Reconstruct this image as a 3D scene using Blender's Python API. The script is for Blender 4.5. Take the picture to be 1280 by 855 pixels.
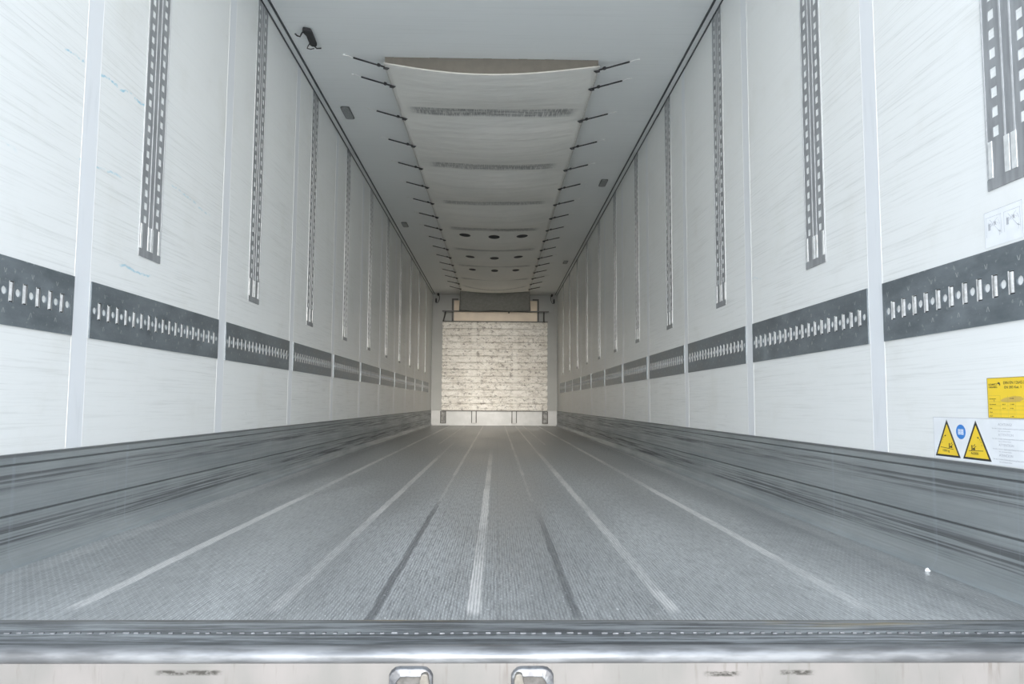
import bpy, bmesh, math, random
from mathutils import Matrix, Vector
random.seed(7)
S = bpy.context.scene
C = S.collection
for o in list(bpy.data.objects): bpy.data.objects.remove(o)

# ------------------------------------------------------------------ camera
cam = bpy.data.objects.new('camera', bpy.data.cameras.new('camera')); C.objects.link(cam)
yaw, pit, rol = 0.0202, 0.0818, 0.0058
cy, sy, ct, st = math.cos(yaw), math.sin(yaw), math.cos(pit), math.sin(pit)
F = Vector((sy*ct, cy*ct, st)); R0 = Vector((cy, -sy, 0)); U0 = R0.cross(F)
RR = math.cos(rol)*R0 + math.sin(rol)*U0; UU = math.cos(rol)*U0 - math.sin(rol)*R0
M = Matrix((RR, UU, -F)).transposed().to_4x4(); M.translation = Vector((0.0442, 0, 0.4338))
cam.matrix_world = M
cam.data.sensor_width = 36; cam.data.lens = 935.77/1280*36
cam.data.clip_start = .05; cam.data.clip_end = 500
S.camera = cam

# ------------------------------------------------------------------ light
wd = bpy.data.worlds.new('world'); S.world = wd; wd.use_nodes = True
nt = wd.node_tree; nt.nodes.clear()
wo = nt.nodes.new('ShaderNodeOutputWorld'); bg = nt.nodes.new('ShaderNodeBackground')
tc = nt.nodes.new('ShaderNodeTexCoord'); sx = nt.nodes.new('ShaderNodeSeparateXYZ'); cr = nt.nodes.new('ShaderNodeValToRGB')
nt.links.new(tc.outputs['Generated'], sx.inputs[0]); nt.links.new(sx.outputs['Z'], cr.inputs[0])
cr.color_ramp.elements[0].position = 0; cr.color_ramp.elements[0].color = (1.0, .985, .95, 1)
cr.color_ramp.elements[1].position = .75; cr.color_ramp.elements[1].color = (.66, .80, 1, 1)
nt.links.new(cr.outputs[0], bg.inputs[0])
# the hazy sky is brightest around the low sun behind the photographer
vd = nt.nodes.new('ShaderNodeVectorMath'); vd.operation = 'DOT_PRODUCT'; vd.inputs[1].default_value = (0, -.995, .1)
nt.links.new(tc.outputs['Generated'], vd.inputs[0])
mx = nt.nodes.new('ShaderNodeMath'); mx.operation = 'MAXIMUM'; mx.inputs[1].default_value = 0; nt.links.new(vd.outputs['Value'], mx.inputs[0])
pw = nt.nodes.new('ShaderNodeMath'); pw.operation = 'POWER'; pw.inputs[1].default_value = 5; nt.links.new(mx.outputs[0], pw.inputs[0])
ma = nt.nodes.new('ShaderNodeMath'); ma.operation = 'MULTIPLY_ADD'; ma.inputs[1].default_value = 7.0; ma.inputs[2].default_value = 1.35
nt.links.new(pw.outputs[0], ma.inputs[0]); nt.links.new(ma.outputs[0], bg.inputs[1])
nt.links.new(bg.outputs[0], wo.inputs[0])
# low hazy sun behind the photographer, shining along the hold
sun = bpy.data.objects.new('sun', bpy.data.lights.new('sun', 'SUN')); C.objects.link(sun)
sun.data.energy = 2.05; sun.data.angle = math.radians(12); sun.data.color = (1, .93, .83)
sun.location = (0, -6, 4); sun.rotation_euler = (math.radians(90-4), 0, math.radians(1))
S.view_settings.view_transform = 'Standard'; S.view_settings.look = 'None'
S.view_settings.gamma = 1; S.view_settings.use_curve_mapping = False
S.view_settings.exposure = 0.35
S.cycles.max_bounces = 16; S.cycles.diffuse_bounces = 12; S.cycles.glossy_bounces = 6
S.cycles.sample_clamp_indirect = 10

# ------------------------------------------------------------------ node helper
class Mat:
    def __init__(s, name, rough=.5, metal=0., color=(.8,.8,.8), spec=.5):
        s.m = bpy.data.materials.new(name); s.m.use_nodes = True; s.t = s.m.node_tree
        s.b = s.t.nodes['Principled BSDF']
        s.b.inputs['Roughness'].default_value = rough; s.b.inputs['Metallic'].default_value = metal
        s.b.inputs['Base Color'].default_value = (*color, 1); s.b.inputs['Specular IOR Level'].default_value = spec
    def put(s, sock, v):
        if hasattr(v, 'is_linked') or hasattr(v, 'links'): s.t.links.new(v, sock)
        elif isinstance(v, (tuple, list)):
            sock.default_value = (*v, 1) if len(v) == 3 and sock.type == 'RGBA' else v
        else: sock.default_value = v
    def coord(s):
        g = s.t.nodes.new('ShaderNodeNewGeometry'); x = s.t.nodes.new('ShaderNodeSeparateXYZ')
        s.t.links.new(g.outputs['Position'], x.inputs[0]); s.pos = g.outputs['Position']
        return x.outputs[0], x.outputs[1], x.outputs[2]
    def op(s, k, a, b=None, c=None, clamp=False):
        n = s.t.nodes.new('ShaderNodeMath'); n.operation = k; n.use_clamp = clamp
        s.put(n.inputs[0], a)
        if b is not None: s.put(n.inputs[1], b)
        if c is not None: s.put(n.inputs[2], c)
        return n.outputs[0]
    def rng(s, v, a, b, c=0., d=1., smooth=True):
        n = s.t.nodes.new('ShaderNodeMapRange'); n.interpolation_type = 'SMOOTHSTEP' if smooth else 'LINEAR'
        s.put(n.inputs['Value'], v)
        for k, q in zip(('From Min', 'From Max', 'To Min', 'To Max'), (a, b, c, d)): n.inputs[k].default_value = q
        return n.outputs['Result']
    def vec(s, x, y, z):
        n = s.t.nodes.new('ShaderNodeCombineXYZ')
        for i, v in enumerate((x, y, z)): s.put(n.inputs[i], v)
        return n.outputs[0]
    def noise(s, scale, sc3=(1,1,1), off=(0,0,0), detail=4, rough=.55):
        x, y, z = s.xyz
        v = s.vec(*[s.op('MULTIPLY_ADD', q, k*scale, o) for q, k, o in zip((x, y, z), sc3, off)])
        n = s.t.nodes.new('ShaderNodeTexNoise'); n.inputs['Scale'].default_value = 1
        n.inputs['Detail'].default_value = detail; n.inputs['Roughness'].default_value = rough
        s.t.links.new(v, n.inputs['Vector']); return n.outputs['Fac']
    def mix(s, f, a, b):
        n = s.t.nodes.new('ShaderNodeMix'); n.data_type = 'RGBA'
        s.put(n.inputs[0], f); s.put(n.inputs[6], a); s.put(n.inputs[7], b); return n.outputs[2]
    def col(s, v): s.put(s.b.inputs['Base Color'], v)
    def rgh(s, v): s.put(s.b.inputs['Roughness'], v)
    def bump(s, h, dist=.002, st=1.):
        n = s.t.nodes.new('ShaderNodeBump'); n.inputs['Distance'].default_value = dist; n.inputs['Strength'].default_value = st
        s.put(n.inputs['Height'], h); s.t.links.new(n.outputs[0], s.b.inputs['Normal'])
    def start(s): s.xyz = s.coord(); return s.xyz

def plain(name, color, rough=.5, metal=0., var=.0, scale=20, sc3=(1,1,1)):
    m = Mat(name, rough, metal, color); m.start()
    n = m.noise(scale, sc3)
    k = max(var, .03)
    f = m.rng(n, .35, .65)
    m.col(m.mix(f, tuple(c*(1-k) for c in color), tuple(min(1, c*(1+k)) for c in color)))
    return m.m

# wall panels: white plastic skin with rub streaks running along the trailer
def wall_material(name, blues):
    m = Mat(name, .38, 0); x, y, z = m.start()
    white = (.85, .86, .845)
    s1 = m.noise(1, (0, 1.5, 85), (0, 3, 1), 6, .72)
    s2 = m.noise(1, (0, 2.2, 150), (0, 7, 4), 5, .7)
    s3 = m.noise(1, (0, .5, 1.1), (0, 11, 9), 3)
    zone = m.op('MULTIPLY', m.rng(z, 2.4, 1.3, .2, 1.), m.rng(s3, .38, .58, .15, 1.))
    a = m.op('MULTIPLY', m.rng(s1, .53, .74), zone)
    b = m.op('MULTIPLY', m.rng(s2, .50, .70), zone)
    fac = m.op('MULTIPLY', m.op('MAXIMUM', a, b), .36)
    c = m.mix(fac, white, (.45, .46, .43))
    dirt = m.noise(1, (0, 3, 3), (0, 2, 5), 6, .65)
    spots = m.noise(1, (0, 9, 9), (0, 31, 5), 6, .7)
    c = m.mix(m.op('MULTIPLY', m.rng(dirt, .5, .75), .22), c, (.62, .61, .54))
    c = m.mix(m.op('MULTIPLY', m.rng(spots, .68, .76), .35), c, (.35, .35, .34))
    for (y0, z0, y1, z1, w, k) in blues:
        L = math.hypot(y1-y0, z1-z0); uy, uz = (y1-y0)/L, (z1-z0)/L
        dy = m.op('SUBTRACT', y, y0); dz = m.op('SUBTRACT', z, z0)
        al = m.op('ADD', m.op('MULTIPLY', dy, uy), m.op('MULTIPLY', dz, uz))
        wob = m.op('MULTIPLY', m.op('SUBTRACT', m.noise(1, (0, 14, 14), (0, 1, 1), 2), .5), .035)
        ac = m.op('ADD', m.op('SUBTRACT', m.op('MULTIPLY', dy, -uz), m.op('MULTIPLY', dz, -uy)), wob)
        msk = m.op('MULTIPLY', m.rng(m.op('ABSOLUTE', ac), w, w*.3), m.op('MULTIPLY', m.rng(al, -.02, .02), m.rng(al, L+.02, L-.02)))
        msk = m.op('MULTIPLY', m.op('MULTIPLY', msk, m.rng(m.noise(1, (0, 40, 60), (0, 5, 2), 3), .38, .6)), k)
        c = m.mix(msk, c, (.30, .58, .70))
    m.col(c); m.rgh(m.rng(s1, .4, .7, .3, .5))
    wv = m.noise(1, (0, 1.6, 1.2), (0, 4, 4), 1)
    m.bump(m.op('ADD', m.op('MULTIPLY', s1, .12), wv), .004, .3)
    return m.m
wall_l = wall_material('white_wall_left', [(2.13,1.465,2.66,1.497,.005,.9),(2.25,1.168,2.5,1.186,.005,.55),(2.53,.893,2.74,.893,.006,.7),(2.89,1.278,3.28,1.252,.006,.4),(1.9,1.10,1.95,1.095,.006,.3)])
wall_r = wall_material('white_wall_right', [(3.3,1.0,3.45,1.02,.006,.2)])
# smooth joint strips between the panels
jm = Mat('joint_strip', .3, 0); jm.start()
jm.col(jm.mix(jm.rng(jm.noise(1, (0, 30, 4), (0,0,0), 4), .55, .75, 0, .25), (.81, .83, .85), (.6, .62, .64)))
joint = jm.m
bead = plain('sealant_bead', (.90, .89, .87), .5, 0, .05)
black_seal = plain('dark_sealing_strip', (.06, .065, .07), .5, 0, .2)
# ceiling
cm = Mat('ceiling_panel', .45); x, y, z = cm.start()
n = cm.noise(1, (1.2, 60, 0), (0,0,0), 4)
cm.col(cm.mix(cm.rng(n, .45, .75, 0, .25), (.87, .885, .875), (.72, .735, .72)))
cm.bump(cm.noise(1, (1.5, 1.1, 0), (3,3,0), 1), .004, .3); ceil = cm.m
# kick plate
km = Mat('scuffed_aluminium_kick_plate', .42, .55); x, y, z = km.start()
n1 = km.noise(1, (0, .8, 95), (0, 1, 3), 6, .68); n2 = km.noise(1, (0, 3.5, 260), (0, 9, 3), 4, .7); n3 = km.noise(1, (0, 1.7, 9), (0, 5, 8), 4)
za = km.op('MULTIPLY', km.rng(z, .035, .06), km.rng(z, .125, .09))
zb = km.op('MULTIPLY', km.rng(z, .19, .215), km.rng(z, .255, .24))
zz = km.op('ADD', km.op('MAXIMUM', za, km.op('MULTIPLY', zb, .8)), .22, clamp=True)
scr = km.op('MULTIPLY', km.rng(n1, .43, .60), zz)
lgt = km.op('MULTIPLY', km.rng(n2, .60, .72), zz)
c = km.mix(km.rng(n3, .3, .7), (.36, .39, .40), (.47, .50, .505))
c = km.mix(km.op('MULTIPLY', scr, .75), c, (.085, .085, .09))
c = km.mix(km.op('MULTIPLY', lgt, .6), c, (.62, .63, .63))
st_ = km.noise(1, (0, 28, .6), (0, 2, 2), 4, .6)
c = km.mix(km.op('MULTIPLY', km.rng(st_, .56, .75), .3), c, (.52, .58, .64))
groove_shade = km.op('MAXIMUM', km.rng(km.op('ABSOLUTE', km.op('SUBTRACT', z, .264)), .0035, .0015), km.rng(km.op('ABSOLUTE', km.op('SUBTRACT', z, .133)), .0035, .0015))  # shade in the two grooves, put into the colour as dark lines
c = km.mix(km.op('MULTIPLY', groove_shade, .75), c, (.10, .105, .11))
top = km.rng(z, .283, .287); c = km.mix(km.op('MULTIPLY', top, .8), c, (.16, .165, .17))
km.col(c); km.rgh(km.rng(n1, .35, .65, .34, .6)); km.bump(km.op('ADD', n1, km.op('MULTIPLY', n3, .5)), .0015, .5); kick = km.m
# floor
fm = Mat('ribbed_aluminium_floor', .5, .45); x, y, z = fm.start()
base_n = fm.noise(1, (3, .5, 0), (2, 2, 0), 5, .6); fine = fm.noise(1, (210, 13, 0), (1, 4, 0), 4, .75)
cross = fm.noise(1, (9, 40, 0), (7, 4, 0), 4, .7)
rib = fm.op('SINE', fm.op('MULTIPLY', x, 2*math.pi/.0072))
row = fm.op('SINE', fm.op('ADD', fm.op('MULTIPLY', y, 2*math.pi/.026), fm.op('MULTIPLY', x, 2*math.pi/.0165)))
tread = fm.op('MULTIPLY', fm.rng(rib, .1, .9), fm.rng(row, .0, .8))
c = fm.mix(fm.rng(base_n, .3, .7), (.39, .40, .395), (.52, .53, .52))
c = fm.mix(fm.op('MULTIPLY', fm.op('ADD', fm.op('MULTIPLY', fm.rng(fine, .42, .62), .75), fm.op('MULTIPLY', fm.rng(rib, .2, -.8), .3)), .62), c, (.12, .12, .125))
c = fm.mix(fm.op('MULTIPLY', fm.rng(cross, .58, .72), .25), c, (.42, .42, .41))
tw = fm.op('MULTIPLY', tread, fm.rng(base_n, .35, .6, .35, .8))
wob = fm.op('MULTIPLY', fm.op('SUBTRACT', fm.noise(1, (0, .9, 0), (0, 9, 0), 4, .6), .5), .012)
ax = fm.op('ABSOLUTE', x)
rag = fm.noise(1, (60, 5, 0), (3, 8, 0), 4, .7); fade = fm.noise(1, (1.5, .7, 0), (6, 2, 0), 5, .65)
def track(src, x0, w, y0, y1, k, soft=.6):
    d = fm.op('ABSOLUTE', fm.op('ADD', fm.op('ADD', fm.op('SUBTRACT', src, x0), wob), fm.op('MULTIPLY', fm.op('SUBTRACT', rag, .5), .016)))
    return fm.op('MULTIPLY', fm.op('MULTIPLY', fm.rng(d, w, w*.6), k), fm.op('MULTIPLY', fm.rng(y, y0-.06, y0), fm.rng(y, y1+soft, y1)))
trs = [track(x, 0, .018, 1.62, 5.0, .9, 2.5), track(ax, .42, .018, 1.64, 5.2, .8, 2), track(x, .41, .012, 4, 14.6, .65),
       track(ax, .84, .020, 1.66, 14.6, .8), track(ax, 1.15, .035, 1.4, 4.5, .35, 2), track(ax, 1.17, .013, 3.5, 14.6, .5),
       track(ax, .207, .012, 4.6, 14.6, .6), track(ax, .205, .008, 3.4, 5, .3), track(ax, .56, .012, 8, 14.6, .45), track(x, -.42, .01, 4, 8, .3)]
t = trs[0]
for q in trs[1:]: t = fm.op('MAXIMUM', t, q)
t = fm.op('MULTIPLY', fm.op('MULTIPLY', t, fm.rng(fade, .36, .58, .35, 1.)), fm.op('MULTIPLY', fm.rng(rib, -.8, .5, .55, 1.), fm.rng(fine, .3, .6, 1., .7)))
tw = fm.op('MULTIPLY', tw, fm.op('ADD', fm.op('MULTIPLY', fm.rng(ax, .8, 1.1), .5), .5))
c = fm.mix(fm.op('MULTIPLY', tw, .6), c, (.85, .87, .88))
dk = fm.op('MAXIMUM', track(x, -.207, .0125, 1.54, 2.9, .6, .7), track(x, .212, .0125, 1.58, 2.5, .5, .7))
seam = fm.op('MULTIPLY', fm.rng(fm.op('ABSOLUTE', fm.op('SUBTRACT', fm.op('FRACT', fm.op('DIVIDE', fm.op('ADD', x, 5*.21), .105)), .5)), .012, .004), .35)
c = fm.mix(fm.op('MAXIMUM', dk, seam), c, (.07, .075, .08))
c = fm.mix(t, c, (.97, .94, .90))
spk = fm.noise(1, (120, 60, 0), (3, 3, 0), 2); c = fm.mix(fm.rng(spk, .66, .74, 0, .8), c, (.8, .8, .8))
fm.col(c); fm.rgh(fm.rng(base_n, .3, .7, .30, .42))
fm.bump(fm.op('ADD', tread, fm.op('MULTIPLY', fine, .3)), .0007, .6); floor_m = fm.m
# metals
galv = Mat('galvanised_band_steel', .36, .6); galv.start()
n = galv.noise(1, (0, 5, 12), (0,0,0), 5, .65); n2 = galv.noise(1, (0, 60, 60), (0,0,0), 3)
c = galv.mix(galv.rng(n, .3, .7), (.19, .22, .24), (.31, .345, .37))
c = galv.mix(galv.rng(n2, .60, .74, 0, .5), c, (.55, .57, .57)); galv.col(c); galv.rgh(galv.rng(n, .3, .7, .28, .5)); galv = galv.m
bright = plain('bright_worn_aluminium', (.86, .87, .86), .35, .35, .08, 40)
rail_m = plain('grey_aluminium_rail', (.35, .36, .37), .45, .3, .12, 1, (0, 40, 6))
rib_m = plain('drawn_aluminium_rib', (.66, .67, .68), .4, .4, .08, 40)
bar_m = plain('cast_bright_bar', (.62, .62, .61), .45, .2, .15, 60)
dark = plain('dark_slot_interior', (.03, .03, .032), .7)
blackp = plain('black_rubber', (.035, .035, .037), .6, 0, .2)
mark = plain('punched_arrow_mark', (.5, .52, .52), .5, .3)

# ------------------------------------------------------------------ mesh helpers
def bx(bm, x0, x1, y0, y1, z0, z1, mi=0):
    v = [bm.verts.new((x, y, z)) for z in (z0, z1) for y in (y0, y1) for x in (x0, x1)]
    for f in ((0,2,3,1), (4,5,7,6), (0,1,5,4), (2,6,7,3), (0,4,6,2), (1,3,7,5)):
        q = bm.faces.new([v[i] for i in f]); q.material_index = mi
def tube(bm, pts, r, n=8, mi=0, radii=None):
    pts = [Vector(p) for p in pts]; rings = []
    up = None
    for i, p in enumerate(pts):
        d = ((pts[min(i+1, len(pts)-1)]-p) if i == 0 else (p-pts[i-1]) if i == len(pts)-1 else (pts[i+1]-pts[i-1])).normalized()
        if up is None: up = d.orthogonal().normalized()
        u = (up - d*up.dot(d)).normalized(); up = u; w = d.cross(u); rad = radii[i] if radii else r
        rings.append([bm.verts.new(p+(u*math.cos(a)+w*math.sin(a))*rad) for a in [2*math.pi*k/n for k in range(n)]])
    for a, b in zip(rings, rings[1:]):
        for k in range(n):
            f = bm.faces.new((a[k], a[(k+1)%n], b[(k+1)%n], b[k])); f.smooth = True; f.material_index = mi
    bm.faces.new(rings[0][::-1]).material_index = mi; bm.faces.new(rings[-1]).material_index = mi
def prism(bm, prof, axis, a, b, mi=0, closed=True):
    """profile points extruded along an axis. axis 'y': prof=(x,z); 'x': prof=(y,z); 'z': prof=(x,y)"""
    mk = {'y': lambda p, t: (p[0], t, p[1]), 'x': lambda p, t: (t, p[0], p[1]), 'z': lambda p, t: (p[0], p[1], t)}[axis]
    A = [bm.verts.new(mk(p, a)) for p in prof]; B = [bm.verts.new(mk(p, b)) for p in prof]; n = len(prof)
    for k in range(n if closed else n-1):
        bm.faces.new((A[k], A[(k+1)%n], B[(k+1)%n], B[k])).material_index = mi
    if closed:
        bm.faces.new(A[::-1]).material_index = mi; bm.faces.new(B).material_index = mi
def obj(name, bm, mats, parent=None, bevel=0, normals=True):
    if normals: bmesh.ops.recalc_face_normals(bm, faces=bm.faces[:])
    me = bpy.data.meshes.new(name); bm.to_mesh(me); bm.free()
    for m in (mats if isinstance(mats, (list, tuple)) else [mats]): me.materials.append(m)
    o = bpy.data.objects.new(name, me); C.objects.link(o)
    if parent: o.parent = parent
    if bevel:
        b = o.modifiers.new('bevel', 'BEVEL'); b.width = bevel; b.segments = 2; b.limit_method = 'ANGLE'
    return o
def tag(o, label, cat, group=None, kind=None):
    o['label'] = label; o['category'] = cat
    if group: o['group'] = group
    if kind: o['kind'] = kind
    return o
def thing(name, label, cat, loc, group=None, rz=0):
    o = bpy.data.objects.new(name, None); C.objects.link(o); o.empty_display_size = .05
    o.location = loc; o.rotation_euler = (0, 0, rz); return tag(o, label, cat, group)
def struct(name, bm, mats, label, cat, bevel=0):
    o = obj(name, bm, mats, None, bevel); return tag(o, label, cat, None, 'structure')
def dup(root, loc, rz, label):
    r = root.copy(); C.objects.link(r); r.location = loc; r.rotation_euler = (0, 0, rz); r['label'] = label
    for ch in list(root.children):
        c = ch.copy(); C.objects.link(c); c.parent = r
        for g in list(ch.children):
            d = g.copy(); C.objects.link(d); d.parent = c
    return r
B = bmesh.new
ORD = ['first','second','third','fourth','fifth','sixth','seventh','eighth','ninth','tenth','eleventh','twelfth','thirteenth','fourteenth','fifteenth','sixteenth','seventeenth']
W, H, Y0, YE = 1.23, 2.5756, 1.345, 14.67

# ------------------------------------------------------------------ shell
bm = B(); bx(bm, -W-.07, -W, Y0+.01, YE, -.12, H+.08); struct('wall_left', bm, wall_l, 'white streaked left side wall of the trailer hold', 'wall')
bm = B(); bx(bm, W, W+.07, Y0+.01, YE, -.12, H+.08); struct('wall_right', bm, wall_r, 'white streaked right side wall of the trailer hold with stickers near the door', 'wall')
endm = plain('grey_end_wall', (.37, .38, .37), .5, 0, .04, 3)
bm = B(); bx(bm, -W, W, YE, YE+.1, -.12, H+.08); struct('wall_end', bm, endm, 'plain grey wall at the far end behind the scratched bulkhead', 'wall')
bm = B(); bx(bm, -W, W, Y0+.01, YE, H, H+.08); struct('ceiling', bm, ceil, 'smooth grey white ceiling panel of the trailer hold', 'ceiling')
bm = B(); bx(bm, -W, W, 1.545, YE, -.12, 0); struct('floor', bm, floor_m, 'ribbed grey metal floor with bright wheel worn lines running to the far end', 'floor')
# ground outside, seen only as bounce light
gm = plain('pale_concrete_yard', (.74, .73, .70), .8, 0, .1, 2)
bm = B(); bx(bm, -60, 60, -60, 30, -1.4, -1.3); struct('ground', bm, gm, 'pale concrete yard outside under the open trailer', 'ground')

# rear sill
sm = Mat('stained_sill_metal', .38, .65); x, y, z = sm.start()
n = sm.noise(1, (2.6, 70, 0), (0, 0, 0), 6, .78); n2 = sm.noise(1, (12, 30, 0), (4, 0, 0), 4, .6)
c = sm.mix(sm.rng(n, .42, .60), (.13, .135, .14), (.40, .42, .43))
c = sm.mix(sm.op('MULTIPLY', sm.rng(y, 1.52, 1.545), .6), c, (.10, .09, .075))
rust = sm.op('MULTIPLY', sm.rng(sm.noise(1, (2.2, 20, 0), (9, 0, 0), 4), .58, .68), sm.rng(y, 1.49, 1.535))
c = sm.mix(sm.op('MULTIPLY', rust, .7), c, (.36, .27, .12))
sill_shade = sm.op('MULTIPLY', sm.rng(y, 1.44, 1.41), sm.rng(n2, .35, .6, .4, .9)); c = sm.mix(sill_shade, c, (.085, .088, .09))  # darker before the lip: shading of the curved plate put into the colour
sm.col(c); sm.bump(n, .001, .4); sill_m = sm.m
bm = B()
prism(bm, [(1.545,-.0001),(1.52,-.002),(1.45,-.005),(1.40,-.009),(1.392,-.010),(1.392,-.1),(1.545,-.1)], 'x', -W, W)
struct('trim_1', bm, sill_m, 'stained dark metal strip between the floor ribs and the rear edge', 'sill')
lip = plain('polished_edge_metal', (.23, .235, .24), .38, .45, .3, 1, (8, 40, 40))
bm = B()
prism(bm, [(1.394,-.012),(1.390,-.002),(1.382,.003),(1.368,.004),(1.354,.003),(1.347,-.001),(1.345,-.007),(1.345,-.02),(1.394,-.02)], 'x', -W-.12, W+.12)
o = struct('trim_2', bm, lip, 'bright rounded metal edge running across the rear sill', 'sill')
for f in o.data.polygons: f.use_smooth = abs(f.normal.x) < .5
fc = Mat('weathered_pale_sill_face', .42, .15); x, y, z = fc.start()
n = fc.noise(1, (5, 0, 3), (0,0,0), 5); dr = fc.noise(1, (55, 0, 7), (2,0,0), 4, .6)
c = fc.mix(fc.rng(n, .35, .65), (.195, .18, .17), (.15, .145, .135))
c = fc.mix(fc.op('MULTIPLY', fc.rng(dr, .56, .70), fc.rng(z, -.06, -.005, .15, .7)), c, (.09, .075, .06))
patch = None
for (px0, px1, z0) in ((-.535,-.43,-.032),(.415,.47,-.035),(.545,.60,-.033),(-.73,-.70,-.008),(.37,.385,-.012)):
    q = fc.op('MULTIPLY', fc.op('MULTIPLY', fc.rng(x, px0-.01, px0+.01), fc.rng(x, px1+.01, px1-.01)), fc.rng(fc.op('ABSOLUTE', fc.op('SUBTRACT', z, z0)), .006, .002))
    patch = q if patch is None else fc.op('MAXIMUM', patch, q)
c = fc.mix(fc.op('MULTIPLY', patch, fc.rng(fc.noise(1, (60, 0, 120), (0,0,0), 4), .4, .58, .2, 1.)), c, (.03, .027, .022))
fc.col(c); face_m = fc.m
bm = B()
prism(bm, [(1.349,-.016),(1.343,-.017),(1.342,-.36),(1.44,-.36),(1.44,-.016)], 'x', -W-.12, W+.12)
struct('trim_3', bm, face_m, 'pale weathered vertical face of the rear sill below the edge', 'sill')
# stitch welds along the sill
bm = B()
for k in range(108):
    x0 = -1.19+k*.0221+random.uniform(-.002,.002)
    bx(bm, x0, x0+random.uniform(.007,.013), 1.468+random.uniform(-.002,.002), 1.474, -.006, -.0018)
o = struct('trim_4', bm, plain('weld_metal', (.17,.175,.18), .45, .5, .2, 90), 'row of short raised stitches along the dark sill strip', 'weld', .001)

# kick plates
for sgn, nm in ((-1, 'left'), (1, 'right')):
    prof = [(1.228,.293),(1.223,.292),(1.222,.285),(1.2235,.284),(1.2235,.268),(1.2265,.266),(1.2265,.2625),(1.2235,.260),(1.223,.137),(1.2265,.135),(1.2265,.1315),(1.223,.129),(1.2225,.045),(1.220,.030),(1.214,.014),(1.205,.004),(1.196,.0008),(1.196,-.01),(1.26,-.01),(1.26,.293)]
    bm = B(); prism(bm, [(sgn*a, b) for a, b in prof], 'y', Y0+.01, YE-.07)
    struct('baseboard_'+nm, bm, kick, f'scratched grey metal kick plate along the foot of the {nm} wall', 'kick plate')
tn = 5
# joint strips on walls
JY = [2.303+1.172*k for k in range(11)]
for sgn, nm in ((-1, 'left'), (1, 'right')):
    for k, yj in enumerate(JY):
        bm = B(); w = .043
        bx(bm, sgn*(W-.0003), sgn*(W+.002), yj-w, yj+w, .293, H-.006)
        for s in (-1, 1): bx(bm, sgn*(W-.0005), sgn*(W+.002), yj+s*w-.0016, yj+s*w+.0016, .293, H-.006, 1)
        struct(f'trim_{tn}', bm, [joint, bead], f'white vertical joint strip, {ORD[k]} from the door on the {nm} wall', 'joint strip'); tn += 1
# dark seals at the ceiling corner
for sgn, nm in ((-1, 'left'), (1, 'right')):
    for kind in ('wall', 'ceiling'):
        bm = B()
        if kind == 'wall': bx(bm, sgn*(W-.006), sgn*W, Y0+.02, YE, H-.007, H)
        else: bx(bm, sgn*(1.187-.0055), sgn*(1.187+.0055), Y0+.02, YE, H-.006, H)
        struct(f'trim_{tn}', bm, black_seal, f'dark sealing line on the {kind} side of the {nm} ceiling corner', 'seal'); tn += 1

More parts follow.
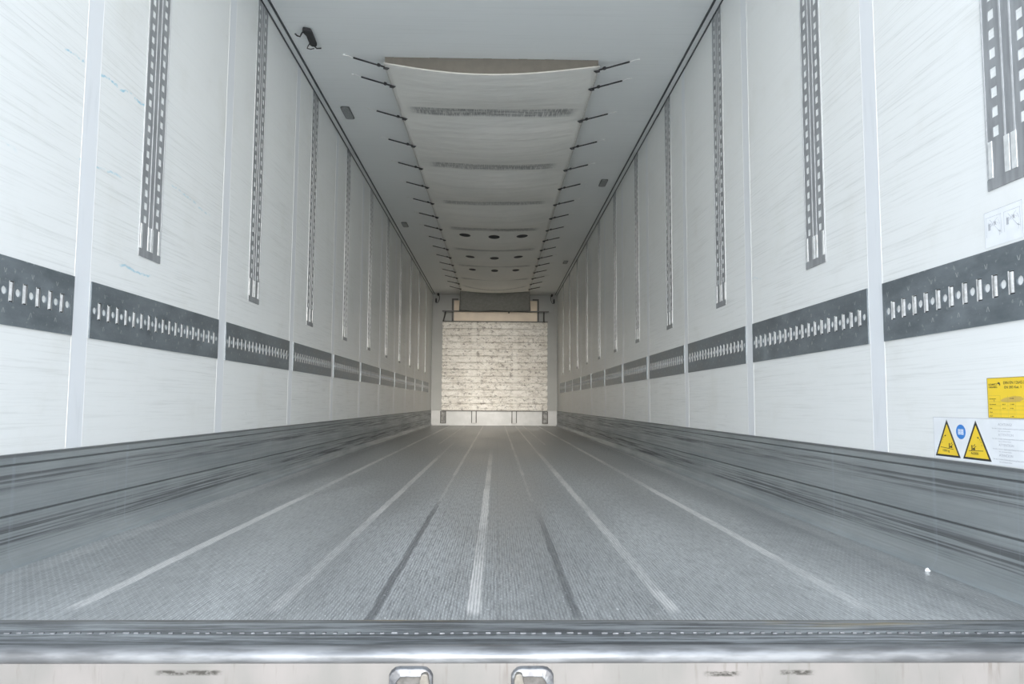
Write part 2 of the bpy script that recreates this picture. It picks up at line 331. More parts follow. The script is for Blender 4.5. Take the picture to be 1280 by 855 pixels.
# ------------------------------------------------------------------ band plates
PITCH = .0572
def band_plate(n, label, length, first):
    """built facing -X at local origin; local y runs along the wall, front face at x=-.006"""
    t = thing('lashing_band_plate', label, 'steel band plate', (0,0,0), 'slotted steel band plates along both walls')
    bm = B(); L2 = length/2; zt, zb = .089, -.089; hz = .030
    fx = -.004
    def quad(y0, y1, z0, z1, mi=0):
        f = bm.faces.new([bm.verts.new(p) for p in ((fx,y0,z0),(fx,y0,z1),(fx,y1,z1),(fx,y1,z0))]); f.material_index = mi
    quad(-L2, L2, hz, zt); quad(-L2, L2, zb, -hz)
    for (a, b) in (((-L2, zt), (L2, zt)), ((L2, zt), (L2, zb)), ((L2, zb), (-L2, zb)), ((-L2, zb), (-L2, zt))):
        bm.faces.new([bm.verts.new(p) for p in ((fx, *a), (fx, *b), (0, *b), (0, *a))])
    sw, ch = .0105, PITCH
    ys = [(k-(n-1)/2)*PITCH for k in range(n)]
    end0 = ys[0]-PITCH/2-.0188; quad(-L2, end0, -hz, hz); quad(-end0, L2, -hz, hz)
    for yc in [ys[0]-PITCH/2] + [v+PITCH/2 for v in ys]:
        hw = PITCH/2-sw; r = .0112; N = 20
        sq = []; ci = []; bk = []
        for k in range(N):
            a = 2*math.pi*k/N; cx_, cz_ = math.cos(a), math.sin(a)
            m_ = max(abs(cx_)/hw, abs(cz_)/hz); sq.append(bm.verts.new((fx, yc+cx_/m_, cz_/m_)))
            ci.append(bm.verts.new((fx, yc+cx_*r, cz_*r))); bk.append(bm.verts.new((-.001, yc+cx_*r, cz_*r)))
        for k in range(N):
            j = (k+1) % N; bm.faces.new((sq[k], sq[j], ci[j], ci[k])); bm.faces.new((ci[k], ci[j], bk[j], bk[k]))
        # corner fillers
        for sy_ in (-1, 1):
            for sz_ in (-1, 1):
                cor = (yc+sy_*hw, sz_*hz); pts = [v for v in sq if (v.co.y-yc)*sy_ > 1e-6 and v.co.z*sz_ > 1e-6]
                a = max((v for v in pts if abs(abs(v.co.z)-hz) < 1e-5), key=lambda v: abs(v.co.y-yc), default=None)
                b = max((v for v in pts if abs(abs(v.co.y-yc)-hw) < 1e-5), key=lambda v: abs(v.co.z), default=None)
                if a and b and a is not b: bm.faces.new((bm.verts.new((fx, *cor)), a, b))
    for yc in ys:
        quad(yc-sw, yc+sw, .0275, hz); quad(yc-sw, yc+sw, -hz, -.0275)
        f = bm.faces.new([bm.verts.new(p) for p in ((-.0015,yc-sw,-.0275),(-.0015,yc-sw,.0275),(-.0015,yc+sw,.0275),(-.0015,yc+sw,-.0275))]); f.material_index = 1
    # small punched arrows
    for k in range(0, n, 2):
        yc = ys[k]+PITCH*.5
        for s in (-1, 1):
            for (a, b) in (((yc+s*.005, .058), (yc+s*.0008, .046)), ((yc+s*.005, -.058), (yc+s*.0008, -.046))):
                w_ = .0011
                f = bm.faces.new([bm.verts.new(p) for p in ((fx-.0003, a[0]-w_, a[1]), (fx-.0003, a[0]+w_, a[1]), (fx-.0003, b[0]+w_, b[1]), (fx-.0003, b[0]-w_, b[1]))]); f.material_index = 2
    obj('plate', bm, [galv, dark, mark], t, normals=False)
    # every slot carries a bright rounded key bar
    bm = B(); prof = [(math.sin(a)*-.0035-.0015, math.cos(a)*.0064) for a in [math.pi*k/8 for k in range(9)]]
    prism(bm, prof, 'z', -.0245, .0245); bx(bm, fx-.0006, -.001, .0086, .0102, -.0275, .0275)
    ref = obj('slot_bar', bm, bar_m, t); ref['label'] = 'bright rounded metal bar'; ref.location.y = ys[0]
    for yc in ys[1:]:
        q = ref.copy(); C.objects.link(q); q.location.y = yc; q.parent = t
    return t
GR = 'steel band plates'
zc = .718
bl = 1.172-.096
full = None
for sgn, nm in ((1, 'right'), (-1, 'left')):
    rz = 0 if sgn > 0 else math.pi
    cs = [(a+b)/2 for a, b in zip(JY, JY[1:])]
    for k, yc in enumerate(cs + [0]):
        if k == len(cs):   # nearest, cut by the picture's edge: from the first joint towards the door
            lab = f'slotted dark steel band plate nearest the door on the {nm} wall, cut by the edge'
            yc = 2.303-.048-.46
            t = band_plate(15, lab, .92, 0); t.location = (sgn*W, yc, zc); t.rotation_euler.z = rz; continue
        lab = f'slotted dark steel band plate between the {ORD[k]} and {ORD[k+1]} joint strips of the {nm} wall'
        if full is None:
            full = band_plate(18, lab, bl, 0); full.location = (sgn*W, yc, zc); full.rotation_euler.z = rz
        else: dup(full, (sgn*W, yc, zc), rz, lab)

# ------------------------------------------------------------------ vertical rails
def make_rail(label):
    t = thing('perforated_rail', label, 'rail', (0,0,0), 'perforated vertical rails on both walls')
    Z0, Z1 = .95, H-.008; zl = Z1-Z0; fx = -.0016; hw = .085
    bm = B()
    us = [-.085, -.058, -.038, .038, .058, .085]     # hole columns between us[1..2] and us[3..4]
    zs = [0]; z = .125
    while z+.03 < zl: zs += [z, z+.025]; z += .048
    zs.append(zl)
    gv = {}
    def vt(u, z):
        k = (round(u,5), round(z,5))
        if k not in gv: gv[k] = bm.verts.new((fx, u, z))
        return gv[k]
    for i in range(len(us)-1):
        for j in range(len(zs)-1):
            if i in (1, 3) and j % 2 == 1:
                # hole: punched tab walls going back to the wall
                a, b, c_, d = (us[i], zs[j]), (us[i+1], zs[j]), (us[i+1], zs[j+1]), (us[i], zs[j+1])
                for p, q in ((a,b),(b,c_),(c_,d),(d,a)):
                    f = bm.faces.new((vt(*p), vt(*q), bm.verts.new((0,*q)), bm.verts.new((0,*p)))); f.material_index = 0
                continue
            bm.faces.new((vt(us[i],zs[j]), vt(us[i+1],zs[j]), vt(us[i+1],zs[j+1]), vt(us[i],zs[j+1])))
    for p, q in (((-hw,0),(hw,0)), ((hw,0),(hw,zl)), ((hw,zl),(-hw,zl)), ((-hw,zl),(-hw,0))):
        bm.faces.new([bm.verts.new(v) for v in ((fx,*p),(fx,*q),(0,*q),(0,*p))])
    obj('perforated_plate', bm, rail_m, t, normals=False)
    for s in (-1, 1):
        bm = B(); bx(bm, fx-.0008, fx, s*.085, s*.0795, 0.028, zl)
        o = obj('side_rib', bm, rib_m, t)
        bm = B(); bx(bm, fx-.0008, fx, s*.019, s*.0135, .115, zl); obj('centre_rib', bm, rib_m, t)
        bm = B(); bx(bm, fx-.0018, fx, s*.0775, s*.063, .028, .118); obj('side_tab', bm, bright, t, .0005)
        bm = B(); bx(bm, fx-.0018, fx, s*.003, s*.021, .028, .115); obj('centre_tab', bm, bright, t, .0005)
    bm = B(); bx(bm, fx-.0015, fx, -.085, .085, 0, .026); obj('end_cap', bm, rail_m, t, .0005)
    return t
rail = None
RY = [2.73+1.178*k for k in range(10)]
for sgn, nm in ((1, 'right'), (-1, 'left')):
    for k, yc in enumerate(([1.664] if sgn > 0 else [])+RY):
        tag_ = k if sgn > 0 else k
        lab = f'perforated grey metal rail hanging on the {nm} wall, {ORD[k]} one visible from the door'
        args = ((sgn*W, yc, .95), 0 if sgn > 0 else math.pi)
        if rail is None: rail = make_rail(lab); rail.location = args[0]; rail.rotation_euler.z = args[1]
        else: dup(rail, *args, lab)

# ------------------------------------------------------------------ ceiling tarp
tm = Mat('grey_white_tarpaulin', .62); x, y, z = tm.start()
wear = None
for yy, w, k, hx in ((5.24,.085,1.,.56),(6.46,.09,.9,.52),(7.68,.08,.8,.5),(8.86,.10,.95,.5),(10.05,.12,.85,.52),(11.27,.12,.75,.52),(12.45,.16,.8,.54),(13.15,.08,.6,.54)):
    edge = tm.op('MULTIPLY', tm.op('SUBTRACT', tm.noise(1, (3, 8, 0), (0,0,0), 2), .5), .06)
    d = tm.op('ABSOLUTE', tm.op('ADD', tm.op('SUBTRACT', y, yy), edge))
    q = tm.op('MULTIPLY', tm.op('MULTIPLY', tm.rng(d, w, w*.55), k), tm.rng(tm.op('ABSOLUTE', x), hx+.06, hx-.04))
    wear = q if wear is None else tm.op('MAXIMUM', wear, q)
g1 = tm.noise(1, (110, 9, 0), (1,1,0), 4, .75); g2 = tm.noise(1, (2.5, 35, 0), (1,5,0), 5, .7)
wm = tm.op('MULTIPLY', wear, tm.op('MULTIPLY_ADD', .75, tm.op('MULTIPLY', tm.rng(g1, .34, .56), tm.rng(g2, .32, .54)), .14))
c = tm.mix(tm.rng(tm.noise(1, (2, 1.3, 0), (4,4,0), 4), .3, .7), (.92, .895, .84), (.85, .835, .785))
c = tm.mix(tm.op('MULTIPLY', wm, .85), c, (.10, .10, .105))
tm.col(c); tm.bump(tm.noise(1, (1.6, 7, 0), (4,4,0), 3), .03, .5); tarp_m = tm.m
hem = plain('pale_tarpaulin_hem', (.62, .60, .56), .55)
beige = plain('beige_tarpaulin_header', (.17, .155, .13), .7, 0, .05)
flapm = plain('grey_hanging_flap', (.22, .225, .215), .7, 0, .08)
T0, T1 = 4.50, 13.9
def half_w(y): return .672-.03*(y-T0)/(T1-T0)
def tz(x, y):
    u = x/half_w(y); ph = (y-5.24)/1.215*2*math.pi
    grow = .026+.016*min(1, max(0, (y-7)/5))
    s = grow*(1-math.cos(ph+.55*math.sin(ph)))*(1-u*u)
    s += .024*(1-u*u) + .004*math.sin(3*x+y*2.1)*(1-u*u)
    scal = .006*(1-math.cos((y-4.77)/.59*2*math.pi))*abs(u)**5
    return H-.034-s-scal
root = thing('ceiling_tarpaulin', 'long pale tarpaulin strung under the middle of the ceiling with dark rub marks', 'tarpaulin', (0, T0, H))
NX, NY = 40, 330
bm = B(); gv = []
for j in range(NY+1):
    y = T0+(T1-T0)*j/NY; hw = half_w(y)-.006*(1-math.cos((y-4.77)/.59*2*math.pi))/2
    gv.append([bm.verts.new((hw*(2*i/NX-1), y-T0, tz(hw*(2*i/NX-1), y)-H)) for i in range(NX+1)])
for j in range(NY):
    for i in range(NX):
        f = bm.faces.new((gv[j][i], gv[j+1][i], gv[j+1][i+1], gv[j][i+1])); f.smooth = True
# recalc would be fine; thickness by solidify
o = obj('sheet', bm, tarp_m, root); so = o.modifiers.new('solid', 'SOLIDIFY'); so.thickness = .002
for s in (-1, 1):
    bm = B(); tube(bm, [(s*(half_w(y)-.006*(1-math.cos((y-4.77)/.59*2*math.pi))/2), y-T0, tz(s*half_w(y), y)-H) for y in [T0+.05*k for k in range(189)]], .0055, 6)
    obj('side_hem', bm, hem, root)
bm = B(); tube(bm, [(.672*(k/12-1), 0, tz(.672*(k/12-1), T0)-H) for k in range(25)], .006, 6); obj('front_hem', bm, hem, root)
bm = B()
for k in range(24):
    x0, x1 = .665*(k/12-1), .665*((k+1)/12-1)
    bm.faces.new([bm.verts.new(p) for p in ((x0,.01,tz(x0,T0)-H),(x1,.01,tz(x1,T0)-H),(x1,.01,-.001),(x0,.01,-.001))])
o = obj('header', bm, beige, root); o['label'] = 'beige strip closing the gap to the ceiling'
o.modifiers.new('solid', 'SOLIDIFY').thickness = .003
# ventilation holes
for yy, xs, r in ((9.11, (-.36, 0, .345), .066), (10.385, (-.34, 0, .335), .060), (11.5, (-.345, 0, .33), .052)):
    for xx in xs:
        bm = B(); n = 24
        ring = [(xx+math.cos(a)*r, yy+math.sin(a)*r*.75) for a in [2*math.pi*k/n for k in range(n)]]
        top = [bm.verts.new((a, b-T0, tz(a, b)-H-.0035)) for a, b in ring]; c0 = bm.verts.new((xx, yy-T0, tz(xx, yy)-H-.0030))
        lo = [bm.verts.new((xx+(a-xx)*1.12, b-T0+(b-yy)*.12, tz(a, b)-H-.0005)) for a, b in ring]
        for k in range(n):
            bm.faces.new((top[k], top[(k+1)%n], c0)); bm.faces.new((lo[k], lo[(k+1)%n], top[(k+1)%n], top[k]))
        o = obj('air_hole', bm, blackp, root); o['label'] = 'dark round hole'
# end flap hanging down in front of the cooling unit
bm = B(); gv = []
for j in range(13):
    t_ = j/12; row = []
    for i in range(25):
        u = i/12-1; zz_ = 2.535-.33*t_+(.02*t_*t_*math.cos(u*7)*.5) - .01*(1-u*u)*(1-t_); row.append(bm.verts.new((u*(.648+.042*t_), 13.9+.44*t_-T0+.01*math.sin(u*9)*t_, zz_-H)))
    gv.append(row)
for j in range(12):
    for i in range(24):
        f = bm.faces.new((gv[j][i], gv[j+1][i], gv[j+1][i+1], gv[j][i+1])); f.smooth = True
o = obj('end_flap', bm, flapm, root); o.modifiers.new('solid', 'SOLIDIFY').thickness = .003
o['label'] = 'grey flap hanging down at the far end'

# elastic cords
def make_cord(label):
    t = thing('elastic_cord', label, 'cord', (0,0,0), 'elastic cords tying the tarpaulin to the ceiling')
    bm = B(); tube(bm, [(-.19, .05, -.046), (-.12, .032, -.034), (0, 0, -.012)], .0055, 8); obj('strap', bm, blackp, t)
    bm = B(); tube(bm, [(-.185, .05, -.047), (-.20, .054, -.05), (-.215, .057, -.052), (-.205, .055, -.056), (-.18, .049, -.052)], .007, 8); tube(bm, [(-.150,.040,-.044),(-.154,.041,-.031)], .011, 8); obj('buckle', bm, blackp, t)
    bm = B(); tube(bm, [(0, 0, -.012), (.03, -.008, -.004), (.055, -.012, -.002)], .0018, 6)
    tube(bm, [(.055, -.012, -.005), (.055, -.012, 0)], .007, 10); obj('tie', bm, bead, t)
    return t
CY = [4.50, 4.775] + [5.345+.59*k for k in range(15)]
cord = None
for sgn, nm in ((-1, 'left'), (1, 'right')):
    for k, yc in enumerate(CY):
        lab = f'black elastic cord, {ORD[k]} from the door on the {nm} edge of the ceiling tarpaulin'
        loc = (sgn*(.85+(.01 if k < 2 else 0) - .022*max(0, (yc-5)/9)), yc, H)
        if cord is None: cord = make_cord(lab); t = cord; t.location = loc
        else: t = dup(cord, loc, 0, lab)
        t.scale.x = sgn

# ceiling plates
grp = 'ceiling plates'
plm = plain('grey_grille_plastic', (.30, .31, .31), .5, 0, .3, 150); plf = plain('dark_plate_frame', (.13, .135, .135), .5)
def rrect(hx, hy, r, n=5):
    pts = []
    for cx_, cy_, a0 in ((hx-r, hy-r, 0), (-hx+r, hy-r, 90), (-hx+r, -hy+r, 180), (hx-r, -hy+r, 270)):
        for k in range(n+1):
            a = math.radians(a0+90*k/n); pts.append((cx_+r*math.cos(a), cy_+r*math.sin(a)))
    return pts
base = None
for (x, y, lab) in ((-1.075, 5.415, 'small grey rounded plate on the ceiling at left, nearer the door'), (1.065, 7.10, 'small grey rounded plate on the ceiling at right, nearer the door'),
                    (-1.075, 8.9, 'small grey rounded plate on the ceiling at left, further in'), (1.075, 11.2, 'small grey rounded plate on the ceiling at right, further in')):
    if base is None:
        base = t = thing('ceiling_plate', lab, 'plate', (x, y, H), 'small rounded plates on the ceiling')
        bm = B(); prism(bm, rrect(.033, .118, .02), 'z', -.007, 0); obj('frame', bm, plf, t)
        bm = B(); prism(bm, rrect(.027, .110, .016), 'z', -.010, -.006); obj('cover', bm, plm, t)
    else: t = dup(base, (x, y, H), 0, lab)

# black clamp hanging near the door on the left of the ceiling
t = thing('ceiling_clamp', 'black clamp with curled wires on the left of the ceiling near the door', 'clamp', (-1.06, 4.25, H))
bm = B(); v = [( .0,-.10),( .018,-.09),( .021,-.05),(.021,.085),(.012,.10),(-.012,.10),(-.021,.08),(-.021,-.03),(-.034,-.075),(-.025,-.105)]
prism(bm, v, 'z', -.022, 0); o = obj('body', bm, blackp, t, .006); o.rotation_euler.z = math.radians(3)
bm = B(); tube(bm, [(-.02,-.09,-.02),(-.035,-.07,-.025),(-.05,-.045,-.03),(-.07,-.035,-.02),(-.08,-.045,-.012)], .004, 8); obj('hook', bm, blackp, t)
bm = B(); tube(bm, [(-.015,.05,-.018),(-.035,.075,-.03),(-.045,.10,-.03),(-.03,.12,-.025),(-.008,.12,-.02)], .003, 8); obj('wire', bm, blackp, t)
bm = B(); tube(bm, [(0,.09,-.02),(.008,.115,-.022),(.035,.115,-.02)], .004, 8); obj('pin', bm, blackp, t)

# ------------------------------------------------------------------ far end
pk = plain('pale_end_kick_panel', (.45, .46, .46), .45, .1, .06, 6)
bm = B(); bx(bm, -1.222, 1.222, YE-.065, YE, 0, .288)
o = struct('baseboard_end', bm, pk, 'pale kick panel at the foot of the far end wall', 'kick panel', .003)
bmt = Mat('scratched_white_board', .55); x, y, z = bmt.start()
rows = bmt.op('ABSOLUTE', bmt.op('SUBTRACT', bmt.op('FRACT', bmt.op('DIVIDE', bmt.op('SUBTRACT', z, .291), .1323)), .5))
n1 = bmt.noise(1, (3.5, 0, 20), (1,1,1), 6, .78); n2 = bmt.noise(1, (11, 0, 17), (5,1,1), 6, .8); n3 = bmt.noise(1, (2.3, 0, 2.3), (8,1,2), 4); n4 = bmt.noise(1, (70, 0, 70), (1,1,3), 2, .6)
c = bmt.mix(bmt.rng(n3, .35, .65), (.95, .93, .88), (.82, .79, .73))
c = bmt.mix(bmt.op('MULTIPLY', bmt.rng(n1, .47, .62), .6), c, (.42, .38, .33))
c = bmt.mix(bmt.op('MULTIPLY', bmt.rng(n4, .52, .66), .55), c, (.35, .32, .29))
blot = bmt.op('MULTIPLY', bmt.rng(n2, .52, .60), bmt.rng(n3, .34, .48))
near = bmt.op('MAXIMUM', bmt.rng(bmt.op('ABSOLUTE', bmt.op('SUBTRACT', x, -.33)), .06, .02), bmt.rng(bmt.op('ABSOLUTE', bmt.op('SUBTRACT', x, .33)), .07, .02))
blot = bmt.op('ADD', blot, bmt.op('MULTIPLY', bmt.op('MULTIPLY', near, bmt.rng(n2, .48, .62)), .6), clamp=True)
c = bmt.mix(bmt.op('MULTIPLY', blot, .75), c, (.17, .15, .13))
bat = bmt.rng(bmt.op('ABSOLUTE', bmt.op('SUBTRACT', bmt.op('ABSOLUTE', bmt.op('SUBTRACT', x, .006)), .396)), .05, .04)
chip = bmt.noise(1, (30, 0, 26), (2,1,9), 3, .6)
c = bmt.mix(bmt.op('MULTIPLY', bmt.rng(chip, .60, .68), .9), c, (.98, .97, .94))
c = bmt.mix(bmt.op('MULTIPLY', bat, .45), c, (.90, .88, .83))
c = bmt.mix(bmt.op('MULTIPLY', bmt.rng(rows, .46, .49), bmt.rng(n1, .35, .6, .15, .8)), c, (.22, .20, .18))
bmt.col(c); bmt.bump(bmt.op('ADD', n2, n1), .006, .8); board = bmt.m
t = thing('bulkhead', 'scratched white plank bulkhead standing at the far end on four short legs', 'bulkhead', (0, 14.5, 0))
bm = B(); ZB, ZT = .291, 2.011; NR = 13; ph = (ZT-ZB)/NR
NZ, NXX = NR*10, 40; gv = []
for j in range(NZ+1):
    z = ZB+(ZT-ZB)*j/NZ; fr = ((z-ZB)/ph) % 1; g = abs(fr-.5)*2; dep = .012*g**6
    hx = 1.024-.012*(g**2)
    gv.append([bm.verts.new((hx*(2*i/NXX-1)+.006, dep, z)) for i in range(NXX+1)])
bk = [[bm.verts.new((r[0].co.x, .05, r[0].co.z)), bm.verts.new((r[-1].co.x, .05, r[-1].co.z))] for r in gv]
for j in range(NZ):
    for i in range(NXX): bm.faces.new((gv[j][i], gv[j][i+1], gv[j+1][i+1], gv[j+1][i]))
    bm.faces.new((bk[j][0], gv[j][0], gv[j+1][0], bk[j+1][0])); bm.faces.new((gv[j][-1], bk[j][1], bk[j+1][1], gv[j+1][-1]))
    bm.faces.new((bk[j][1], bk[j][0], bk[j+1][0], bk[j+1][1]))
obj('plank_panel', bm, board, t, normals=False)
endf = plain('dark_steel_frame', (.07, .068, .065), .5, .3, .1)
bm = B(); bx(bm, -1.01, 1.03, -.008, .05, ZT, ZT+.014); obj('top_edge', bm, endf, t)
bm = B(); bx(bm, -1.015, 1.03, -.002, .05, ZB-.012, ZB); obj('bottom_edge', bm, endf, t)
lgm = plain('leg_grey_metal', (.42, .42, .41), .5, .2, .15, 10)
for s, (a, b) in enumerate(((-1.038,-.931), (-.439,-.339), (.339,.439), (.933,1.041))):
    bm = B()
    mi = lgm if s in (1, 2) else plain('dark_leg_metal', (.20, .20, .195), .5, .2, .4, 14)  # outer legs get a darker, more mottled metal than the inner two
    bx(bm, a+.012, b-.012, .075, .095, .055, ZB-.012)
    o = obj('leg', bm, mi if s in (0,3) else pk, t)
    for (p, q) in ((a, a+.014), (b-.014, b)):
        bm = B(); bx(bm, p, q, .0, .105, .055, ZB-.012); obj('flange', bm, endf, o)
    bm = B(); bx(bm, a, b, .0, .105, .045, .055); obj('foot', bm, endf if s in (0,3) else lgm, o)

# cooling unit front above the bulkhead
crm = plain('cream_housing', (.86, .74, .60), .5, 0, .05, 4)
t = thing('cooling_unit', 'cream cooling unit front above the bulkhead behind the grey flap', 'cooling unit', (0, 14.545, 2.032))
bm = B(); prism(bm, [(0,0),(0,.17),(.03,.41),(.12,.41),(.12,0)], 'x', -.80, .83); obj('housing', bm, crm, t, .004)
bm = B(); bx(bm, -.70, .72, -.004, .004, .185, .193); obj('grille_edge', bm, endf, t)
t = thing('frame_guard', 'black square tube frame with a crossbar above the bulkhead', 'frame', (0, 14.47, 2.03))
for s, xx in ((-1, -.822), (1, .842)):
    bm = B(); bx(bm, xx-.014, xx+.014, -.015, .015, -.018, .43); obj('post', bm, endf, t, .002)
    bm = B(); bx(bm, xx, xx-s*.11, -.014, .014, .402, .43); obj('top_arm', bm, endf, t, .002)
bm = B(); bx(bm, -1.02, 1.05, -.035, -.015, .172, .194); obj('crossbar', bm, lgm if False else plain('grey_steel_bar', (.12,.12,.118), .5, .3), t, .003)
bm = B(); tube(bm, [(-.955,-.02,.172),(-.975,-.02,.08),(-1.0,.0,-.012)], .012, 8); obj('brace', bm, endf, t)
bm = B(); tube(bm, [(.955,-.02,.172),(.955,0,-.012)], .012, 8); obj('brace', bm, endf, t)
bm = B(); bx(bm, .26, .285, -.045, -.012, .145, .172); obj('latch', bm, endf, t, .003)
# probes at the far upper corners
for s, lab in ((-1, 'small black sensor with a cable in the far upper left corner'), (1, 'small black sensor with a looped cable in the far upper right corner')):
    xx = -1.158 if s < 0 else 1.165
    t = thing('temperature_sensor', lab, 'sensor', (xx, YE, 2.40), 'sensors in the far upper corners')
    bm = B(); tube(bm, [(0,-.03,0),(0,-.03,.02),(0,-.03,.07),(0,-.03,.09)], .016, 10, radii=[.008,.017,.017,.008]); bx(bm, -.01, .01, -.03, 0, .03, .06); obj('body', bm, blackp, t)
    d = -s
    bm = B(); tube(bm, [(0,-.03,.0),(d*.035,-.04,.0),(d*.065,-.06,.06),(d*.07,-.09,.12),(d*.055,-.12,.16)], .005, 8); obj('cable', bm, blackp, t)
    bm = B(); tube(bm, [(d*.055,-.12,.12),(d*.05,-.125,.15),(d*.045,-.13,H-2.40)], .02, 10, radii=[.012,.024,.018]); obj('mount', bm, blackp, t)

# ------------------------------------------------------------------ sill brackets
zn = Mat('zinc_casting', .38, .55); x, y, z = zn.start()
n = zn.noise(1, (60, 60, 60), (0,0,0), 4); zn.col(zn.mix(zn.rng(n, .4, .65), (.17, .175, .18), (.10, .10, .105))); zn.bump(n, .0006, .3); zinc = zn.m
def bracket(s, lab, x0, x1):
    t = thing('lock_keeper', lab, 'lock keeper', ((x0+x1)/2, 1.343, -.12), 'cast lock keepers on the rear sill')
    hw = (x1-x0)/2; zt = .099
    bm = B()
    # outer rounded arch with a trapezoid opening, extruded towards the viewer
    out = [(-hw, -.06), (-hw, zt-.014), (-hw+.004, zt-.007), (-hw+.011, zt-.0015), (-hw+.018, zt), (hw-.018, zt), (hw-.011, zt-.0015), (hw-.004, zt-.007), (hw, zt-.014), (hw, -.06)]
    inn = [(-hw+.015, -.06), (-hw+.0125, zt-.030), (-hw+.0145, zt-.026), (-hw+.0175, zt-.022), (-hw+.021, zt-.0185), (hw-.021, zt-.0185), (hw-.0175, zt-.022), (hw-.0145, zt-.026), (hw-.0125, zt-.030), (hw-.015, -.06)]
    yo, yi, yb = -.006, -.010, 0
    A = [bm.verts.new((p[0], yb, p[1])) for p in out]; A2 = [bm.verts.new((p[0]*.97, yo, p[1]-.003)) for p in out]
    I1 = [bm.verts.new((p[0], yi, p[1]+.003)) for p in inn]; I2 = [bm.verts.new((p[0], yb, p[1])) for p in inn]
    for P, Q in ((A, A2), (A2, I1), (I1, I2)):
        for k in range(9): bm.faces.new((P[k], P[k+1], Q[k+1], Q[k]))
    o = obj('arch', bm, zinc, t, .0012)
    bm = B(); xl = s*(hw-.0135); r = .007
    prism(bm, [(xl-.009,-.06),(xl-.0085,zt-.020),(xl-.006,zt-.010),(xl-.003,zt-.0075),(xl+.003,zt-.0075),(xl+.006,zt-.010),(xl+.0085,zt-.024),(xl+.0095,-.06)], 'y', -.019, -.003)
    o = obj('tongue', bm, plain('worn_tongue_metal', (.19,.175,.15), .4, .35, .15, 60), t, .0018)
    bm = B(); bx(bm, -hw+.013, hw-.013, -.002, 0, -.06, zt-.012); obj('back_plate', bm, plain('dark_back_metal', (.10,.095,.09), .5, .4, .3, 50), t)  # dark plate behind the arch opening
    return t
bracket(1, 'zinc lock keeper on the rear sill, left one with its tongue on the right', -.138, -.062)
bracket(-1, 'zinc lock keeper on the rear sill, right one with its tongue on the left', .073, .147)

# ------------------------------------------------------------------ stickers on the right wall (local x reads along the wall, local y is up)
WM = Matrix(((0,0,-1,0),(-1,0,0,0),(0,1,0,0),(0,0,0,1)))
paper = plain('white_sticker_film', (.84, .86, .88), .3); ink = plain('black_ink', (.03,.03,.03), .5); grey_ink = plain('faded_grey_ink', (.50,.51,.54), .5)
yel = plain('yellow_sticker_film', (.88, .62, .045), .35, 0, .04, 8); blue = plain('blue_sticker_film', (.05,.23,.62), .35); pale = plain('pale_print', (.75,.8,.88), .5); olive = plain('printed_olive_line', (.45,.36,.07), .5)
bord = plain('brown_sticker_border', (.20,.16,.08), .5); stain = plain('tan_smudge', (.62,.43,.10), .5)
def sticker(name, lab, cat, y, z):
    t = thing(name, lab, cat, (0,0,0)); t.matrix_world = Matrix.Translation((W-.0004, y, z)) @ WM; return t
def flat(name, polys, m, parent, z0, th=.0003):
    bm = B()
    for p in polys: prism(bm, p, 'z', z0-th, z0)
    o = obj(name, bm, m, parent); return o
def rect(x0, x1, y0, y1): return [(x0,y0),(x1,y0),(x1,y1),(x0,y1)]
def line(p, q, w):
    d = Vector((q[0]-p[0], q[1]-p[1])); d.normalize(); n = Vector((-d.y, d.x))*w/2
    return [(p[0]+n.x, p[1]+n.y), (p[0]-n.x, p[1]-n.y), (q[0]-n.x, q[1]-n.y), (q[0]+n.x, q[1]+n.y)]
def text(name, lines, m, parent, z0):
    """lines: (string, x, y, size, width factor)"""
    bm = B()
    for s, x, y, size, wf in lines:
        cu = bpy.data.curves.new('t', 'FONT'); cu.body = s; cu.size = size; cu.extrude = .0001
        o = bpy.data.objects.new('t', cu); C.objects.link(o); bpy.context.view_layer.update()
        me = bpy.data.meshes.new_from_object(o.evaluated_get(bpy.context.evaluated_depsgraph_get()))
        me.transform(Matrix.Translation((x, y, z0)) @ Matrix.Diagonal((wf, 1, 1, 1))); bm.from_mesh(me)
        bpy.data.objects.remove(o); bpy.data.meshes.remove(me)
    return obj(name, bm, m, parent, normals=False)
# yellow certificate: top left corner at Y 1.787, z .501
t = sticker('certificate_sticker', 'yellow table sticker on the right wall above the warning signs', 'sticker', 1.787, .406)
flat('sheet', [rect(0, .235, 0, .095)], yel, t, .0008, .0007)
flat('border', [rect(0,.235,0,.0012), rect(0,.235,.0938,.095), rect(0,.0012,0,.095), rect(.2338,.235,0,.095)], bord, t, .0010)
g = [rect(.004,.23,yy,yy+.0005) for yy in (.0095,.019,.0285,.038)] + [rect(.004,.045,.0525,.0529)] + [rect(xx,xx+.0004,.002,.052) for xx in (.045,.071,.097,.125,.155,.19)]
flat('table_lines', g, olive, t, .0010)
flat('smudge', [[(.046,.042),(.06,.047),(.09,.051),(.115,.05),(.125,.044),(.11,.038),(.07,.037),(.05,.038)]], stain, t, .0009)
text('lettering', [('DIN EN 12642-XL', .058, .079, .0095, 1.1), ('EN 283 Kat. 1', .061, .069, .0085, 1.2), ('Zul. Nutzlast', .006, .044, .0035, 1.3), ('kg', .022, .040, .0035, 1.), ('Stirnwand', .006, .031, .0035, 1.6),
   ('Seite', .006, .0215, .0035, 1.4), ('Heck', .006, .0125, .0035, 1.4), ('Dach', .006, .0035, .0035, 1.4), ('0,5 P', .052, .031, .0035, 1.5), ('13 500', .078, .031, .0035, 1.4), ('0,3 P', .052, .0215, .0035, 1.5), ('8 100', .078, .0215, .0035, 1.4), ('5 200', .078, .003, .0035, 1.4), ('27 000', .078, .0445, .0035, 1.4)], ink, t, .0010)
o = text('maker_logo', [('SCHMITZ', .0055, .0765, .0072, 1.0), ('CARGOBULL', .0055, .071, .0055, 1.0)], ink, t, .0010)
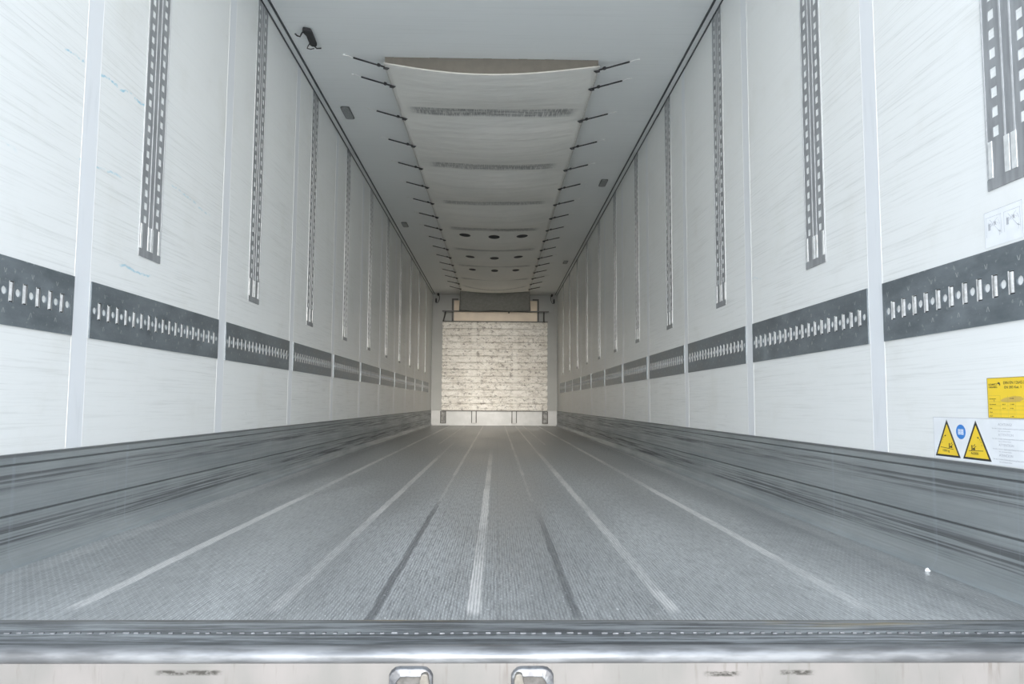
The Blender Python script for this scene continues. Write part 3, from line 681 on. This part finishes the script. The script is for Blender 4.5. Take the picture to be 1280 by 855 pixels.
flat('maker_emblem', [[(.037,.081),(.041,.0845),(.046,.083),(.0475,.0785),(.0465,.075),(.0445,.0775),(.0435,.080),(.040,.0795)]], ink, t, .0010)
# white warning sheet: Y 2.017.., z .296...402
t = sticker('warning_sticker', 'white warning sticker with two yellow triangles low on the right wall', 'sticker', 2.017, .294)
flat('sheet', [rect(0, .56, .001, .110)], paper, t, .0004, .0003)
flat('sheet_edge', [rect(0,.56,.109,.110), rect(0,.0008,.001,.110)], grey_ink, t, .0006)
def tri(cx_, w, y0, y1): return [(cx_-w, y0), (cx_+w, y0), (cx_, y1)]
for k, (x0, x1) in enumerate(((.0055, .114), (.124, .234))):
    cx_ = (x0+x1)/2; hw = (x1-x0)/2
    o = flat('warning_triangle', [tri(cx_, hw, .007, .104)], ink, t, .0007)
    o['label'] = ('left' if k == 0 else 'right') + ' yellow warning triangle'
    flat('yellow_field', [tri(cx_, hw-.009, .0122, .092)], yel, o, .0009)
    s = -1 if k == 0 else 1
    q = [line((cx_-.030, .030+s*-.0015), (cx_+.026, .030+s*.0015-.001), .0014)]
    arc = [(cx_+s*(.003+.019*math.sin(a)), .038+.025*math.cos(a)) for a in [math.radians(5+k2*9.5) for k2 in range(9)]]
    q += [line(arc[0], arc[2], .0028), line(arc[3], arc[4], .0014), line(arc[5], arc[6], .0012), line(arc[7], arc[8], .001)]
    fx = cx_-s*.013
    q += [rect(fx-.006, fx-.002, .031, .043), rect(fx+.0, fx+.008, .031, .036), line((fx-.008,.029),(fx+.012,.041),.0016), line((fx+.002,.040),(fx+.008,.045),.002)]
    flat('pictogram', q, ink, o, .0010)
    text('lettering', [('1500 kg' if k == 0 else '4x2000', cx_-.022, .020, .0085, 1.15)], ink, o, .0010)
o = flat('blue_sign', [[(.119+.0195*math.cos(a), .074+.0185*math.sin(a)) for a in [2*math.pi*k/32 for k in range(32)]]], blue, t, .0008)
o['label'] = 'blue round sign with an open book'
flat('book', [rect(.108,.118,.067,.081), rect(.120,.130,.067,.081)], pale, o, .0010)
flat('book_lines', [rect(.1095,.1165,yy,yy+.001) for yy in (.070,.074,.078)]+[rect(.1215,.1285,yy,yy+.001) for yy in (.070,.074,.078)], blue, o, .0011)
tx = []
for k, h_ in enumerate(('ACHTUNG!', 'ATTENTION', 'ATTENTION', 'ATENCION')):
    yy = .094-.024*k; tx += [(h_, .262, yy, .0085, 1.1), ('Vor dem Verladen Bedienungsanleitung lesen und beachten', .24, yy-.008, .0042, 1.2), ('Nur auf ebenem Boden', .262, yy-.014, .0038, 1.2)]
text('lettering', tx, grey_ink, t, .0006)
# pale drawing sticker: Y 1.770..1.636, z .815...
t = sticker('diagram_sticker', 'pale drawing sticker just above the band plate on the right wall', 'sticker', 1.770, .815)
flat('sheet', [rect(0, .132, 0, .086)], paper, t, .0004, .0003)
flat('sheet_edge', [rect(0,.132,.0852,.086), rect(0,.0007,0,.086), rect(.1313,.132,0,.086)], grey_ink, t, .0006)
q = []
for x0 in (.006, .070):
    q += [rect(x0, x0+.055, .0715, .0723), rect(x0, x0+.0008, .025, .072), rect(x0+.054, x0+.055, .025, .072)]
    for k in range(7): q.append(line((x0+.008+k*.006, .060-.002*(k%3)), (x0+.014+k*.006, .048+.003*(k%2)), .0008))
    q += [line((x0+.012,.045),(x0+.042,.066),.0009), line((x0+.014,.066),(x0+.048,.030),.0009), line((x0+.044,.034),(x0+.052,.030),.002), line((x0+.05,.036),(x0+.047,.022),.001)]
    q += [rect(x0+.008, x0+.016, .040, .056), rect(x0+.030, x0+.036, .050, .058)]
flat('drawing', q, grey_ink, t, .0006)

# crumb of paper on the floor beside the right kick plate
bm = B(); v = [bm.verts.new(p) for p in ((-.008,-.004,0),(.008,-.003,0),(.005,.006,0),(-.003,.003,.006),(.001,-.001,.009))]
for f in ((0,1,4),(1,2,4),(2,3,4),(3,0,4),(0,3,2,1)): bm.faces.new([v[i] for i in f])
o = obj('paper_scrap', bm, paper); o.location = (1.178, 1.985, .0012); tag(o, 'tiny white paper scrap on the floor by the right kick plate', 'paper scrap')
